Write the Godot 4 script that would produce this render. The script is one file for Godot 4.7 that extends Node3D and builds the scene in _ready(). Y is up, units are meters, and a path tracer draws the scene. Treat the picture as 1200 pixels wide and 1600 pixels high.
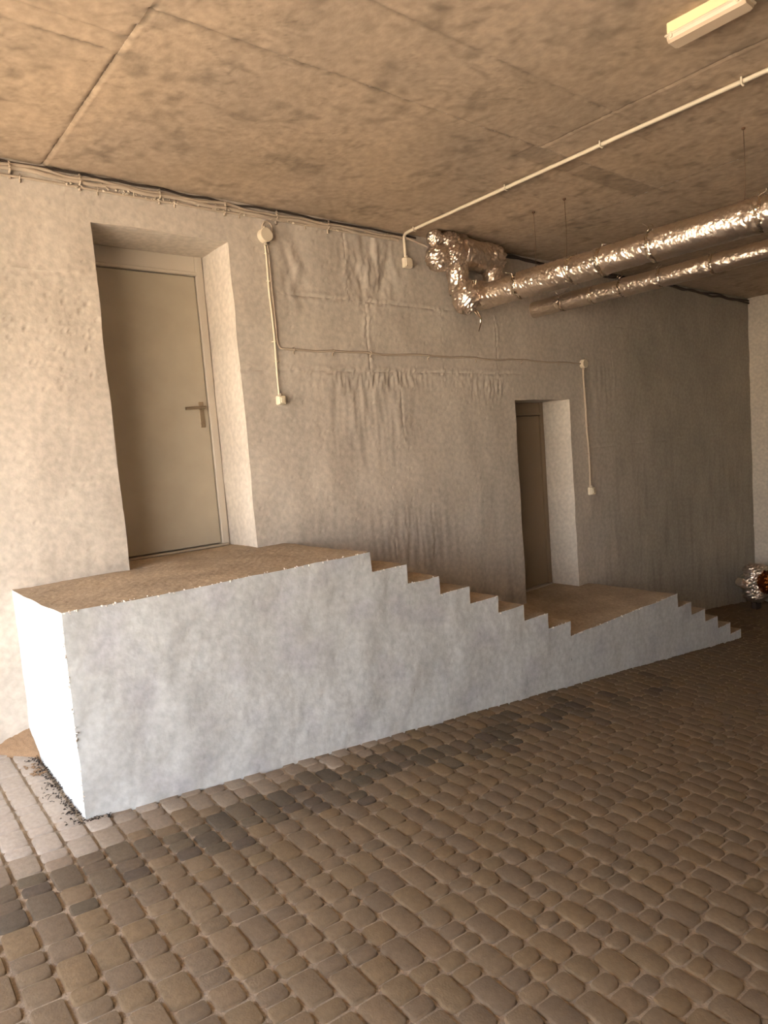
extends Node3D

# ---------------------------------------------------------------- measured layout (metres, z = 0 is the long wall, y = 0 the upper landing)
const STAIR_W := 0.9994
const LAND1 := 1.7765
const TREAD1 := 0.2855
const RISE1 := 0.1258
const LAND2 := 5.5377
const TREAD2 := 0.2786
const RISE2 := 0.1345
const FLOOR_Y := -0.9712
const SLOPE_X := 0.1172
const SLOPE_Z := 0.065
const CEIL := 2.374
const WEST := -2.5
const EAST := 9.834
const SOUTH := 6.6
const DOOR1 := Rect2(0.6602, 0.0, 0.8986, 2.1)
const DOOR2 := Rect2(4.4715, -1.0064, 0.8886, 1.9968)
const EYE := Vector3(-0.759, 0.6198, 4.2494)

var used := {}
var rng := RandomNumberGenerator.new()
var na := FastNoiseLite.new()
var nb := FastNoiseLite.new()
var nf := FastNoiseLite.new()
var M := {}


func floor_at(x: float, z: float) -> float:
	return FLOOR_Y - SLOPE_X * x + SLOPE_Z * (STAIR_W - z)


# ---------------------------------------------------------------- mesh helpers
class Acc:
	var v := PackedVector3Array()
	var c := PackedColorArray()
	var i := PackedInt32Array()
	var n := PackedVector3Array()      # filled only when normals are given

	func tri(a: int, b: int, d: int) -> void:   # counter-clockwise seen from outside; stored clockwise for Godot
		i.append(a); i.append(d); i.append(b)

	func quad(a: int, b: int, d: int, e: int) -> void:
		tri(a, b, d); tri(a, d, e)

	func add(p: Vector3, col := Color.WHITE) -> int:
		v.append(p); c.append(col)
		return v.size() - 1

	func mesh() -> ArrayMesh:
		if n.size() != v.size():
			n = PackedVector3Array()
			n.resize(v.size())
			for t in range(0, i.size(), 3):
				var a := i[t]
				var b := i[t + 2]
				var d := i[t + 1]
				var f := (v[b] - v[a]).cross(v[d] - v[a])
				n[a] += f; n[b] += f; n[d] += f
			for k in n.size():
				n[k] = n[k].normalized()
		var arr := []
		arr.resize(Mesh.ARRAY_MAX)
		arr[Mesh.ARRAY_VERTEX] = v
		arr[Mesh.ARRAY_NORMAL] = n
		arr[Mesh.ARRAY_COLOR] = c
		arr[Mesh.ARRAY_INDEX] = i
		var m := ArrayMesh.new()
		m.add_surface_from_arrays(Mesh.PRIMITIVE_TRIANGLES, arr)
		return m


func grid(a: Acc, nu: int, nv: int, pos: Callable, col: Callable, close_u := false) -> void:
	# pos(s, t) with s, t in 0..1; outside is on the side of du x dv
	var base := a.v.size()
	for jv in nv + 1:
		for ju in nu + 1:
			var p: Vector3 = pos.call(float(ju) / nu, float(jv) / nv)
			a.add(p, col.call(p))
	for jv in nv:
		for ju in nu:
			var q := base + jv * (nu + 1) + ju
			a.quad(q, q + 1, q + nu + 2, q + nu + 1)
	if close_u:
		pass


func flat(a: Acc, o: Vector3, eu: Vector3, ev: Vector3, step: float, disp: Callable, col: Callable) -> void:
	var nu := maxi(1, int(ceil(eu.length() / step)))
	var nv := maxi(1, int(ceil(ev.length() / step)))
	grid(a, nu, nv, func(s, t):
		var p: Vector3 = o + eu * s + ev * t
		return p + disp.call(p), col)


func box(a: Acc, lo: Vector3, hi: Vector3, bev := 0.0, col := Color.WHITE) -> void:
	# a box with chamfered edges, flat shaded
	var ctr := (lo + hi) / 2.0
	var h := (hi - lo) / 2.0
	var b := minf(bev, minf(h.x, minf(h.y, h.z)) * 0.9)
	var axes := [Vector3(1, 0, 0), Vector3(0, 1, 0), Vector3(0, 0, 1)]
	var face := func(pts: Array) -> void:
		var nn: Vector3 = (pts[1] - pts[0]).cross(pts[2] - pts[0])
		var mid := Vector3.ZERO
		for p in pts: mid += p
		if nn.dot(mid) < 0: pts.reverse()
		var s := a.v.size()
		for p in pts: a.add(ctr + p, col)
		for k in range(1, pts.size() - 1): a.tri(s, s + k, s + k + 1)
	for k in 3:
		var u: Vector3 = axes[(k + 1) % 3]
		var w: Vector3 = axes[(k + 2) % 3]
		var ax: Vector3 = axes[k]
		var hu := h[(k + 1) % 3]
		var hw := h[(k + 2) % 3]
		for s in [-1.0, 1.0]:
			var o: Vector3 = ax * h[k] * s
			face.call([o + u * (hu - b) + w * (hw - b), o - u * (hu - b) + w * (hw - b), o - u * (hu - b) - w * (hw - b), o + u * (hu - b) - w * (hw - b)])
			if b > 0:
				for s2 in [-1.0, 1.0]:
					var e1: Vector3 = u * hu * s + w * (hw - b) * s2
					var e2: Vector3 = u * (hu - b) * s + w * hw * s2
					var l: Vector3 = ax * (h[k] - b)
					face.call([e1 + l, e2 + l, e2 - l, e1 - l])
	if b > 0:
		for sx in [-1.0, 1.0]:
			for sy in [-1.0, 1.0]:
				for sz in [-1.0, 1.0]:
					face.call([Vector3(h.x * sx, (h.y - b) * sy, (h.z - b) * sz), Vector3((h.x - b) * sx, h.y * sy, (h.z - b) * sz), Vector3((h.x - b) * sx, (h.y - b) * sy, h.z * sz)])


func tube(a: Acc, pts: PackedVector3Array, radius: float, sides := 8, col := Color.WHITE, caps := true) -> void:
	var base := a.v.size()
	var nrm := Vector3.ZERO
	for k in pts.size():
		var d: Vector3 = (pts[mini(k + 1, pts.size() - 1)] - pts[maxi(k - 1, 0)]).normalized()
		if k == 0:
			nrm = d.cross(Vector3.UP if absf(d.y) < 0.9 else Vector3.RIGHT).normalized()
		nrm = (nrm - d * nrm.dot(d)).normalized()
		var bin := d.cross(nrm)
		for j in sides:
			var w := TAU * j / sides
			a.add(pts[k] + (nrm * cos(w) + bin * sin(w)) * radius, col)
	for k in pts.size() - 1:
		for j in sides:
			var q := base + k * sides
			var j2 := (j + 1) % sides
			a.quad(q + j, q + j2, q + sides + j2, q + sides + j)
	if caps:
		for e in 2:
			var ring := base + (0 if e == 0 else (pts.size() - 1) * sides)
			var s := a.v.size()
			for j in sides: a.add(a.v[ring + j], col)
			for j in range(1, sides - 1):
				if e == 0: a.tri(s, s + j + 1, s + j)
				else: a.tri(s, s + j, s + j + 1)


func lathe(a: Acc, o: Vector3, axis: Vector3, prof: Array, sides := 20, col := Color.WHITE) -> void:
	# prof: [distance along the axis, radius], flat between rings
	var u := axis.cross(Vector3.UP if absf(axis.y) < 0.9 else Vector3.RIGHT).normalized()
	var w := axis.cross(u)
	for k in prof.size() - 1:
		var base := a.v.size()
		for e in 2:
			for j in sides:
				var t := TAU * j / sides
				a.add(o + axis * prof[k + e][0] + (u * cos(t) + w * sin(t)) * prof[k + e][1], col)
		for j in sides:
			var j2 := (j + 1) % sides
			a.quad(base + j, base + j2, base + sides + j2, base + sides + j)


func smooth_path(pts: Array, r := 0.05, n := 6) -> PackedVector3Array:
	# rounds the corners of a polyline
	var out := PackedVector3Array()
	out.append(pts[0])
	for k in range(1, pts.size() - 1):
		var p: Vector3 = pts[k]
		var d0: Vector3 = (pts[k - 1] - p)
		var d1: Vector3 = (pts[k + 1] - p)
		var a: Vector3 = p + d0.normalized() * minf(r, d0.length() * 0.45)
		var b: Vector3 = p + d1.normalized() * minf(r, d1.length() * 0.45)
		for j in n + 1:
			var t := float(j) / n
			out.append(a.lerp(p, t).lerp(p.lerp(b, t), t))
	out.append(pts[-1])
	return out


# ---------------------------------------------------------------- naming
func numbered(called: String, parent: Node) -> String:
	var key := "%d/%s" % [parent.get_instance_id(), called]
	var k: int = used.get(key, 0)
	used[key] = k + 1
	return called if k == 0 else "%s_%03d" % [called, k]


func obj(called: String, a: Variant, m: Material, parent: Node = self, stuff := false) -> MeshInstance3D:
	var o := MeshInstance3D.new()
	o.name = numbered(called, parent)
	o.mesh = a.mesh() if a is Acc else a
	o.material_override = m
	parent.add_child(o, true)
	if stuff: o.set_meta("kind", "stuff")
	return o


func thing(called: String, label: String, category: String, at := Vector3.ZERO, group := "") -> Node3D:
	var o := Node3D.new()
	o.name = numbered(called, self)
	add_child(o, true)
	o.position = at
	tag(o, label, category, group)
	return o


func tag(o: Node, label: String, category: String, group := "") -> void:
	o.set_meta("label", label)
	o.set_meta("category", category)
	if group: o.set_meta("group", group)


func setting(called: String, label := "", category := "") -> Node3D:
	var o := Node3D.new()
	o.name = called
	add_child(o, true)
	o.set_meta("kind", "structure")
	if label: tag(o, label, category)
	return o


# ---------------------------------------------------------------- materials
func bumps(freq: float, strength: float, seed_n: int, octaves := 4, kind := FastNoiseLite.TYPE_SIMPLEX_SMOOTH) -> NoiseTexture2D:
	var n := FastNoiseLite.new()
	n.noise_type = kind
	n.seed = seed_n
	n.frequency = freq
	n.fractal_octaves = octaves
	var t := NoiseTexture2D.new()
	t.width = 512; t.height = 512
	t.seamless = true
	t.as_normal_map = true
	t.bump_strength = strength
	t.noise = n
	return t


func tones(freq: float, lo: Color, hi: Color, seed_n: int, octaves := 4) -> NoiseTexture2D:
	var n := FastNoiseLite.new()
	n.seed = seed_n
	n.frequency = freq
	n.fractal_octaves = octaves
	var g := Gradient.new()
	g.set_color(0, lo); g.set_color(1, hi)
	var t := NoiseTexture2D.new()
	t.width = 512; t.height = 512
	t.seamless = true
	t.color_ramp = g
	t.noise = n
	return t


func mat(col: Color, rough: float, nrm: Texture2D = null, scale_n := 1.0, depth := 1.0, alb: Texture2D = null, vc := false) -> StandardMaterial3D:
	var m := StandardMaterial3D.new()
	m.albedo_color = col
	m.roughness = rough
	m.vertex_color_use_as_albedo = vc
	if nrm or alb:
		m.uv1_triplanar = true
		m.uv1_world_triplanar = true
		m.uv1_scale = Vector3.ONE * scale_n
	if nrm:
		m.normal_enabled = true
		m.normal_texture = nrm
		m.normal_scale = depth
	if alb: m.albedo_texture = alb
	return m


func make_materials() -> void:
	var grit := bumps(0.11, 4.0, 5, 3, FastNoiseLite.TYPE_PERLIN)
	var grain := tones(0.03, Color(0.86, 0.86, 0.86), Color(1, 1, 1), 8, 5)
	M.wall = mat(Color.WHITE, 0.85, grit, 1.1, 0.07, grain, true)
	M.paint = mat(Color.WHITE, 0.7, grit, 1.1, 0.08, grain, true)
	M.ceil = mat(Color.WHITE, 0.9, grit, 0.9, 0.07, grain, true)
	M.slab = mat(Color.WHITE, 0.95, bumps(0.05, 8.0, 15, 5), 1.3, 0.15, tones(0.04, Color(0.84, 0.84, 0.84), Color(1, 1, 1), 18, 5), true)
	M.bed = mat(Color.WHITE, 0.95, bumps(0.08, 8.0, 25, 4), 2.5, 0.3, tones(0.05, Color(0.8, 0.8, 0.8), Color(1, 1, 1), 28, 5), true)
	var stone_n := bumps(0.09, 7.0, 35, 4)
	var stone_a := tones(0.03, Color(0.88, 0.88, 0.88), Color(1, 1, 1), 38, 5)
	M.field = mat(Color.WHITE, 0.85, stone_n, 2.2, 0.12, stone_a, true)
	M.field.metallic_specular = 0.25
	M.stone = []
	for k in 16:
		M.stone.append(mat(stone_tone(k).linear_to_srgb(), 0.85, stone_n, 2.2, 0.12, stone_a, true))
		M.stone[k].metallic_specular = 0.25
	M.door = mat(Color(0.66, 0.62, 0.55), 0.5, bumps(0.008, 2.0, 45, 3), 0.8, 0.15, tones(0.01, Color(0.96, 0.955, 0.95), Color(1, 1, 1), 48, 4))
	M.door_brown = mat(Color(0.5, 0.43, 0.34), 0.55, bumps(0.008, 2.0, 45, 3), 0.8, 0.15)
	M.frame = mat(Color(0.72, 0.68, 0.62), 0.5)
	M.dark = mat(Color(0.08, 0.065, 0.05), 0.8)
	M.steel = mat(Color(0.55, 0.49, 0.41), 0.45)
	M.steel.metallic = 0.7
	M.plastic = mat(Color(0.82, 0.77, 0.68), 0.5)
	M.plastic_grey = mat(Color(0.62, 0.57, 0.5), 0.55)
	M.lamp = mat(Color(0.9, 0.84, 0.66), 0.5)
	M.diffuser = mat(Color(0.82, 0.74, 0.64), 0.3)
	M.cable = mat(Color(0.21, 0.165, 0.13), 0.7)
	M.cable_paint = mat(Color(0.68, 0.62, 0.55), 0.8)
	M.plaster = mat(Color(0.74, 0.69, 0.62), 0.9, grit, 1.4, 0.8)
	M.chips = mat(Color(0.83, 0.8, 0.76), 0.9)
	M.foil = mat(Color(0.9, 0.84, 0.78), 0.32, bumps(0.02, 10.0, 55, 4), 2.6, 0.5)
	M.foil.metallic = 1.0
	M.foil_tape = mat(Color(0.87, 0.82, 0.75), 0.2, bumps(0.03, 10.0, 65, 4), 3.0, 0.5)
	M.foil_tape.metallic = 1.0
	M.dirt = mat(Color(0.55, 0.44, 0.33), 1.0, grit, 3.0, 1.0, grain)
	M.debris = mat(Color(0.15, 0.11, 0.08), 1.0)
	M.ground = mat(Color(0.6, 0.57, 0.53), 0.95, grit, 0.5, 0.6, grain)
	M.rust = mat(Color(0.33, 0.24, 0.17), 0.9)
	M.brass = mat(Color(0.45, 0.24, 0.1), 0.35)
	M.brass.metallic = 1.0


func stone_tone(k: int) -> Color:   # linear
	# 0-7 plain, 8-11 darker band, 12-15 paler: limewash splashes and painted corner light
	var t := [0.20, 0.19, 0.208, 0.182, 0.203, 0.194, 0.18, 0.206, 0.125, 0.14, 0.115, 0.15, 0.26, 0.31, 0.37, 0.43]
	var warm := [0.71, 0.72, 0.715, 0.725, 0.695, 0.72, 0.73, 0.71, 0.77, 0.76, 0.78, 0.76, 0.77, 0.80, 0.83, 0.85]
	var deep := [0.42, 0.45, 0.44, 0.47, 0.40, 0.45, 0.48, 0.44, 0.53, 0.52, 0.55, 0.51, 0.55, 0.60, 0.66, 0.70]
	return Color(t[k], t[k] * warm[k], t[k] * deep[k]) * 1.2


# ---------------------------------------------------------------- plaster relief
func relief(p: Vector3) -> Vector3:
	# one continuous field for every plastered face, so that faces meet at their edges
	var q := p * 2.6
	var r := p * 13.0
	var s := p * 45.0
	return Vector3(na.get_noise_3dv(q + Vector3(31, 0, 0)), na.get_noise_3dv(q + Vector3(0, 57, 0)), na.get_noise_3dv(q + Vector3(0, 0, 83))) * 0.006 \
		+ Vector3(na.get_noise_3dv(r + Vector3(11, 5, 0)), na.get_noise_3dv(r + Vector3(0, 17, 9)), na.get_noise_3dv(r + Vector3(3, 0, 23))) * 0.0006 \
		+ Vector3(na.get_noise_3dv(s), na.get_noise_3dv(s + Vector3(0, 71, 0)), na.get_noise_3dv(s + Vector3(0, 0, 37))) * 0.0003


# seams between the painted blocks: [along x?, place, from, to, strength]
var seams := [
	[true, 1.77, -0.3, 0.66, 0.7], [true, 1.785, 1.9, 3.9, 1.2], [true, 1.25, -0.3, 0.66, 0.5], [true, 1.24, 1.56, 4.6, 1.25], [true, 1.16, 5.7, 9.8, 0.4],
	[true, 0.46, 5.6, 9.8, 0.8], [true, 1.79, 5.0, 9.8, 0.5], [false, 2.55, 1.79, 2.3, 1.1], [false, 2.71, 1.24, 1.79, 1.2], [false, 3.54, 1.2, 1.8, 0.9], [false, 4.26, 1.05, 1.8, 1.2],
	[false, 3.02, 0.65, 1.24, 1.0], [false, 2.1, 1.85, 2.2, 0.5], [false, 6.2, 0.95, 1.6, 0.7], [false, 8.16, 1.25, 1.9, 0.6], [false, 8.75, 0.6, 1.3, 0.7], [false, 7.1, 0.5, 1.2, 0.4],
	[false, 0.53, 2.12, 2.3, 0.8], [false, 2.84, -0.35, 0.1, 0.7], [false, 3.28, -0.35, 0.15, 0.7], [false, 2.98, -0.3, 0.1, 0.5],
]


func seam_height(x: float, y: float) -> float:
	var h := 0.0
	for s in seams:
		var along: float = x if s[0] else y
		if along < s[2] - 0.03 or along > s[3] + 0.03: continue
		var d: float = (y if s[0] else x) - s[1]
		if absf(d) > 0.09: continue
		var fade := clampf(minf(along - s[2], s[3] - along) / 0.05 + 0.5, 0.0, 1.0)
		d += 0.016 * nb.get_noise_2d(along * 4.0, s[1] * 40.0)
		var rag := 0.35 + 0.9 * absf(nb.get_noise_2d(along * 16.0, s[1] * 90.0)) + 0.3 * nb.get_noise_2d(along * 3.0, s[1] * 9.0)
		var broken := clampf(0.55 + 1.6 * nb.get_noise_2d(along * 2.3 + 5.0, s[1] * 33.0), 0.1, 1.0)
		h += fade * s[4] * rag * broken * (-0.009 * exp(-pow(d / 0.010, 2)) + 0.0045 * exp(-pow((d - 0.02) / 0.014, 2)) + 0.003 * exp(-pow((d + 0.024) / 0.016, 2)))
		# crusty mortar smears round the seam
		h += fade * s[4] * 0.009 * exp(-pow(d / 0.035, 2)) * maxf(0.0, nb.get_noise_2d(x * 20.0, y * 20.0))
	return h


func smear(x: float, y: float) -> float:
	# the rough hollow plastered by hand beside the square box, and runs of plaster
	var h := 0.0
	var e := pow((x - 2.82) / 0.26, 2) + pow((y - 2.05) / 0.26, 2)
	if e < 4.0:
		h += exp(-e) * (0.026 * nb.get_noise_2d(x * 5.0, y * 2.2) + 0.011 * nb.get_noise_2d(x * 14.0, y * 7.0) - 0.006)
	e = pow((x - 2.05) / 0.13, 2) + pow((y - 1.98) / 0.26, 2)
	if e < 4.0:
		h += exp(-e) * (-0.014 + 0.016 * nb.get_noise_2d(x * 6.0 + 7.0, y * 3.0))
	e = pow((x - 2.78) / 0.5, 2) + pow((y - 1.17) / 0.06, 2)
	if e < 4.0:
		h += exp(-e) * 0.016 * nb.get_noise_2d(x * 22.0, y * 4.0)
	e = pow((x - 4.1) / 0.25, 2) + pow((y - 1.12) / 0.10, 2)
	if e < 4.0:
		h += exp(-e) * 0.014 * nb.get_noise_2d(x * 18.0, y * 6.0)
	e = pow((x - 2.65) / 0.4, 2) + pow((y - 0.9) / 0.34, 2)
	if e < 4.0:
		h += exp(-e) * 0.009 * nb.get_noise_2d(x * 9.0, y * 1.5)
	e = pow((x - 3.0) / 0.45, 2) + pow((y + 0.2) / 0.3, 2)
	if e < 4.0:
		h += exp(-e) * 0.009 * nb.get_noise_2d(x * 10.0, y * 1.2 + 9.0)
	e = pow((x - 6.0) / 0.3, 2) + pow((y - 1.05) / 0.3, 2)
	if e < 4.0:
		h += exp(-e) * 0.010 * nb.get_noise_2d(x * 9.0, y * 1.6)
	return h


func pits(x: float, y: float) -> float:
	var k := nf.get_noise_2d(x * 30.0, y * 30.0)
	var dense := 0.74 - 0.20 * clampf(1.0 - absf(y - 1.5) / 0.5, 0.0, 1.0) * clampf(1.3 - absf(x - 0.4) * 2.0, 0.0, 1.0)
	return -0.03 * maxf(0.0, k - dense)


func wall_relief(p: Vector3) -> Vector3:
	var d := relief(p)
	d.z += seam_height(p.x, p.y) + smear(p.x, p.y) + pits(p.x, p.y)
	return d


func wall_tint(p: Vector3) -> Color:
	var c := Color(0.585, 0.515, 0.435)
	var k := 1.0 + 0.10 * nb.get_noise_2d(p.x * 0.9, p.y * 0.9 + 40.0) + 0.07 * nb.get_noise_2d(p.x * 4.0, p.y * 2.2)
	# grimy runs on the lower wall
	var run := clampf(nb.get_noise_2d(p.x * 7.0, p.y * 0.8 + 80.0) * 1.5, 0.0, 1.0) * clampf((0.9 - p.y) * 0.8, 0.0, 1.0)
	k *= 1.0 - 0.16 * run
	var cool := clampf(nb.get_noise_2d(p.x * 0.6 + 9.0, p.y * 0.6) * 0.5 + 0.3, 0.0, 1.0)
	c = c.lerp(Color(0.52, 0.49, 0.43), cool * 0.6)
	# darker, greyer tone towards the far end
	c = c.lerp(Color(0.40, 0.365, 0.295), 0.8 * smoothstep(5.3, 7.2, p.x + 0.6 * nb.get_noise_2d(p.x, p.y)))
	return Color(c.r * k, c.g * k, c.b * k)


func paint_tint(p: Vector3) -> Color:
	var k := 1.0 + 0.07 * nb.get_noise_3d(p.x * 1.2, p.y * 1.6, p.z * 2.0) + 0.025 * nb.get_noise_3d(p.x * 7.0, p.y * 5.0, p.z * 7.0)
	var blot := clampf(nb.get_noise_2d(p.x * 2.4 + 60.0, p.y * 2.4) * 1.7 - 0.2, 0.0, 1.0)
	var c := Color(0.565, 0.58, 0.575).lerp(Color(0.51, 0.515, 0.535), blot)
	return Color(c.r * k, c.g * k, c.b * k)


func slab_tint(p: Vector3) -> Color:
	var k := 1.0 + 0.22 * nb.get_noise_2d(p.x * 2.2, p.z * 2.2) + 0.12 * nb.get_noise_2d(p.x * 12.0, p.z * 12.0)
	return Color(0.47 * k, 0.355 * k, 0.235 * k)


# ceiling formwork joints: [along x?, place, from, to, strength]
var joints := [
	[true, 1.275, -2.6, 0.43, 1.0], [true, 1.40, -2.6, 0.43, 0.7], [false, 0.43, 0.0, 1.5, 1.1], [true, 1.62, 0.43, 4.3, 0.9], [true, 1.62, 4.3, 9.8, 0.5],
	[false, 0.45, 1.5, 6.5, 0.8], [false, 2.86, 1.6, 6.5, 0.7], [false, 4.25, 0.0, 6.5, 0.7], [true, 1.46, 2.8, 4.25, 0.5], [true, 2.12, 0.45, 3.3, 0.8], [false, 0.62, 0.3, 0.85, 0.35], [false, 1.62, 0.3, 0.9, 0.25], [false, 6.8, 0.0, 6.5, 0.6],
]


func ceil_relief(p: Vector3) -> Vector3:
	var h := 0.004 * nb.get_noise_2d(p.x * 1.2, p.z * 1.2) + 0.0004 * nb.get_noise_2d(p.x * 9.0, p.z * 9.0)
	for s in joints:
		var along: float = p.x if s[0] else p.z
		if along < s[2] or along > s[3]: continue
		var d: float = (p.z if s[0] else p.x) - s[1]
		if absf(d) > 0.08: continue
		d += 0.008 * nb.get_noise_2d(along * 3.0, s[1] * 30.0)
		var rag: float = s[4] * (0.4 + 1.1 * absf(nb.get_noise_2d(along * 14.0, s[1] * 50.0)))
		h += rag * (0.010 * exp(-pow(d / 0.008, 2)) - 0.003 * exp(-pow((d - 0.017) / 0.012, 2)))
	if p.x > 2.8 and p.x < 4.25 and p.z > 1.46 and p.z < 1.62: h += 0.004
	if p.x < 0.43 and p.z > 1.275 and p.z < 1.40: h += 0.006
	return Vector3(0, h, 0)


func ceil_tint(p: Vector3) -> Color:
	var c := Color(0.50, 0.385, 0.28)
	var k := 1.0 + 0.14 * nb.get_noise_2d(p.x * 0.8 + 3.0, p.z * 0.8) + 0.08 * nb.get_noise_2d(p.x * 4.5, p.z * 4.5)
	# mottled damp marks and the streaks left by shuttering boards
	var m := nb.get_noise_2d(p.x * 2.0 + 70.0, p.z * 2.6) * 0.7 + nb.get_noise_2d(p.x * 7.0, p.z * 7.0 + 20.0) * 0.55
	k *= 1.0 - 0.34 * clampf(m * 2.2 - 0.45, 0.0, 1.0)
	var crack := absf(nf.get_noise_2d(p.x * 3.1 + 0.5 * nb.get_noise_2d(p.x * 4.0, p.z * 4.0), p.z * 4.3))
	k *= 1.0 - 0.30 * clampf(1.0 - crack * 11.0, 0.0, 1.0) * clampf(nb.get_noise_2d(p.x * 1.4 + 8.0, p.z * 1.4 + 60.0) * 2.6 - 0.1, 0.0, 1.0)
	k *= 1.0 - 0.22 * clampf(nf.get_noise_2d(p.x * 16.0, p.z * 16.0) * 2.0 - 0.5, 0.0, 1.0) * clampf(nb.get_noise_2d(p.x * 1.9 + 70.0, p.z * 2.4) * 2.0, 0.0, 1.0)
	var st := absf(nb.get_noise_2d(p.x * 5.0 + 4.0 * nb.get_noise_2d(p.x * 1.3, p.z * 1.3), p.z * 1.0 + 33.0))
	k *= 1.0 - 0.22 * clampf(1.0 - st * 9.0, 0.0, 1.0) * clampf(nb.get_noise_2d(p.x, p.z + 90.0) * 2.0 + 0.5, 0.0, 1.0)
	if p.x > 2.8 and p.x < 4.25 and p.z > 1.46 and p.z < 1.62: k *= 0.74 if p.x < 3.35 or p.x > 3.42 else 1.0
	for s in joints:
		var along: float = p.x if s[0] else p.z
		if along < s[2] or along > s[3]: continue
		var d: float = (p.z if s[0] else p.x) - s[1] + 0.008 * nb.get_noise_2d(along * 3.0, s[1] * 30.0)
		if absf(d) < 0.06:
			k *= 1.0 - s[4] * exp(-pow(d / 0.010, 2)) * 0.45 * clampf(0.6 + nb.get_noise_2d(along * 6.0, s[1] * 20.0) * 1.5, 0.0, 1.0)
	var yellow := clampf(nb.get_noise_2d(p.x * 0.7 + 15.0, p.z * 0.7 + 5.0) + 0.4, 0.0, 1.0)
	c = c.lerp(Color(0.54, 0.40, 0.265), yellow * 0.5)
	return Color(c.r * k, c.g * k, c.b * k)


func minus(r: Rect2, hole: Rect2) -> Array:
	if not r.intersects(hole): return [r]
	var i := r.intersection(hole)
	var out := []
	if i.position.x > r.position.x: out.append(Rect2(r.position, Vector2(i.position.x - r.position.x, r.size.y)))
	if i.end.x < r.end.x: out.append(Rect2(Vector2(i.end.x, r.position.y), Vector2(r.end.x - i.end.x, r.size.y)))
	if i.position.y > r.position.y: out.append(Rect2(Vector2(i.position.x, r.position.y), Vector2(i.size.x, i.position.y - r.position.y)))
	if i.end.y < r.end.y: out.append(Rect2(Vector2(i.position.x, i.end.y), Vector2(i.size.x, r.end.y - i.end.y)))
	return out


# ---------------------------------------------------------------- the room
func build_long_wall() -> void:
	var wall := setting("wall_north", "long beige painted block wall with two deep door recesses above the stairs", "wall")
	var rows := [
		[1.785, CEIL + 0.03, [WEST, -0.55, 0.53, 2.55, 4.26, 6.2, 8.16, EAST]],
		[1.24, 1.785, [WEST, -0.9, 0.66, 1.56, 2.71, 3.54, 4.26, 6.2, 8.16, EAST]],
		[0.46, 1.24, [WEST, -0.9, 0.66, 1.56, 3.02, 4.4715, 5.36, 7.1, 8.75, EAST]],
		[-0.35, 0.46, [WEST, -0.9, 0.66, 1.56, 2.84, 4.4715, 5.36, 7.1, EAST]],
		[-2.35, -0.35, [WEST, 0.0, 2.3, 4.4715, 5.36, 7.1, EAST]],
	]
	for r in rows:
		for k in r[2].size() - 1:
			var whole := Rect2(r[2][k], r[0], r[2][k + 1] - r[2][k], r[1] - r[0])
			var left := []
			for q in minus(whole, DOOR1): left.append_array(minus(q, DOOR2))
			var a := Acc.new()
			for q in left:
				if q.size.x < 0.002 or q.size.y < 0.002: continue
				var step := 0.0125 if q.position.x < 4.3 else 0.022
				if q.end.x < -0.2 or q.end.y < -1.2: step = 0.05
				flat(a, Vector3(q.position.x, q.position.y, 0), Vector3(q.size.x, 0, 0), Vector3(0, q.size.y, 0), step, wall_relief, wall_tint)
			if a.v.size(): obj("concrete_block", a, M.wall, wall)
	# reveals of the two recesses
	for dr in [[DOOR1, 0.44], [DOOR2, 0.37]]:
		var d: Rect2 = dr[0]
		var dep: float = dr[1]
		var a := Acc.new()
		var tint := func(p): return wall_tint(p) * 1.12
		flat(a, Vector3(d.end.x, d.position.y - 0.02, -dep), Vector3(0, 0, dep), Vector3(0, d.size.y + 0.02, 0), 0.0125, func(p): return relief(p), tint, )
		for q in range(0, a.i.size(), 3):   # this side looks towards -x
			var t := a.i[q + 1]; a.i[q + 1] = a.i[q + 2]; a.i[q + 2] = t
		obj("door_reveal", a, M.wall, wall)
		a = Acc.new()
		flat(a, Vector3(d.position.x, d.position.y - 0.02, -dep), Vector3(0, 0, dep), Vector3(0, d.size.y + 0.02, 0), 0.025, func(p): return relief(p), tint)
		for q in range(0, a.i.size(), 3):
			var t := a.i[q + 1]; a.i[q + 1] = a.i[q + 2]; a.i[q + 2] = t
		for q in range(0, a.i.size(), 3):
			var t := a.i[q + 1]; a.i[q + 1] = a.i[q + 2]; a.i[q + 2] = t
		obj("door_reveal", a, M.wall, wall)
		a = Acc.new()
		flat(a, Vector3(d.position.x, d.end.y, -dep), Vector3(0, 0, dep), Vector3(d.size.x, 0, 0), 0.0125, func(p): return relief(p), tint)
		for q in range(0, a.i.size(), 3):
			var t := a.i[q + 1]; a.i[q + 1] = a.i[q + 2]; a.i[q + 2] = t
		obj("door_head_reveal", a, M.wall, wall)
	var core := Acc.new()
	for q in minus(Rect2(WEST, -2.6, EAST - WEST + 0.3, 5.3), DOOR1.grow(0.02)):
		for q2 in minus(q, DOOR2.grow(0.02)):
			box(core, Vector3(q2.position.x, q2.position.y, -0.55), Vector3(q2.end.x, q2.end.y, -0.03))
	box(core, Vector3(WEST, -2.6, -0.8), Vector3(EAST + 0.3, 2.7, -0.55))
	obj("wall_core", core, M.wall, wall)


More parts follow.
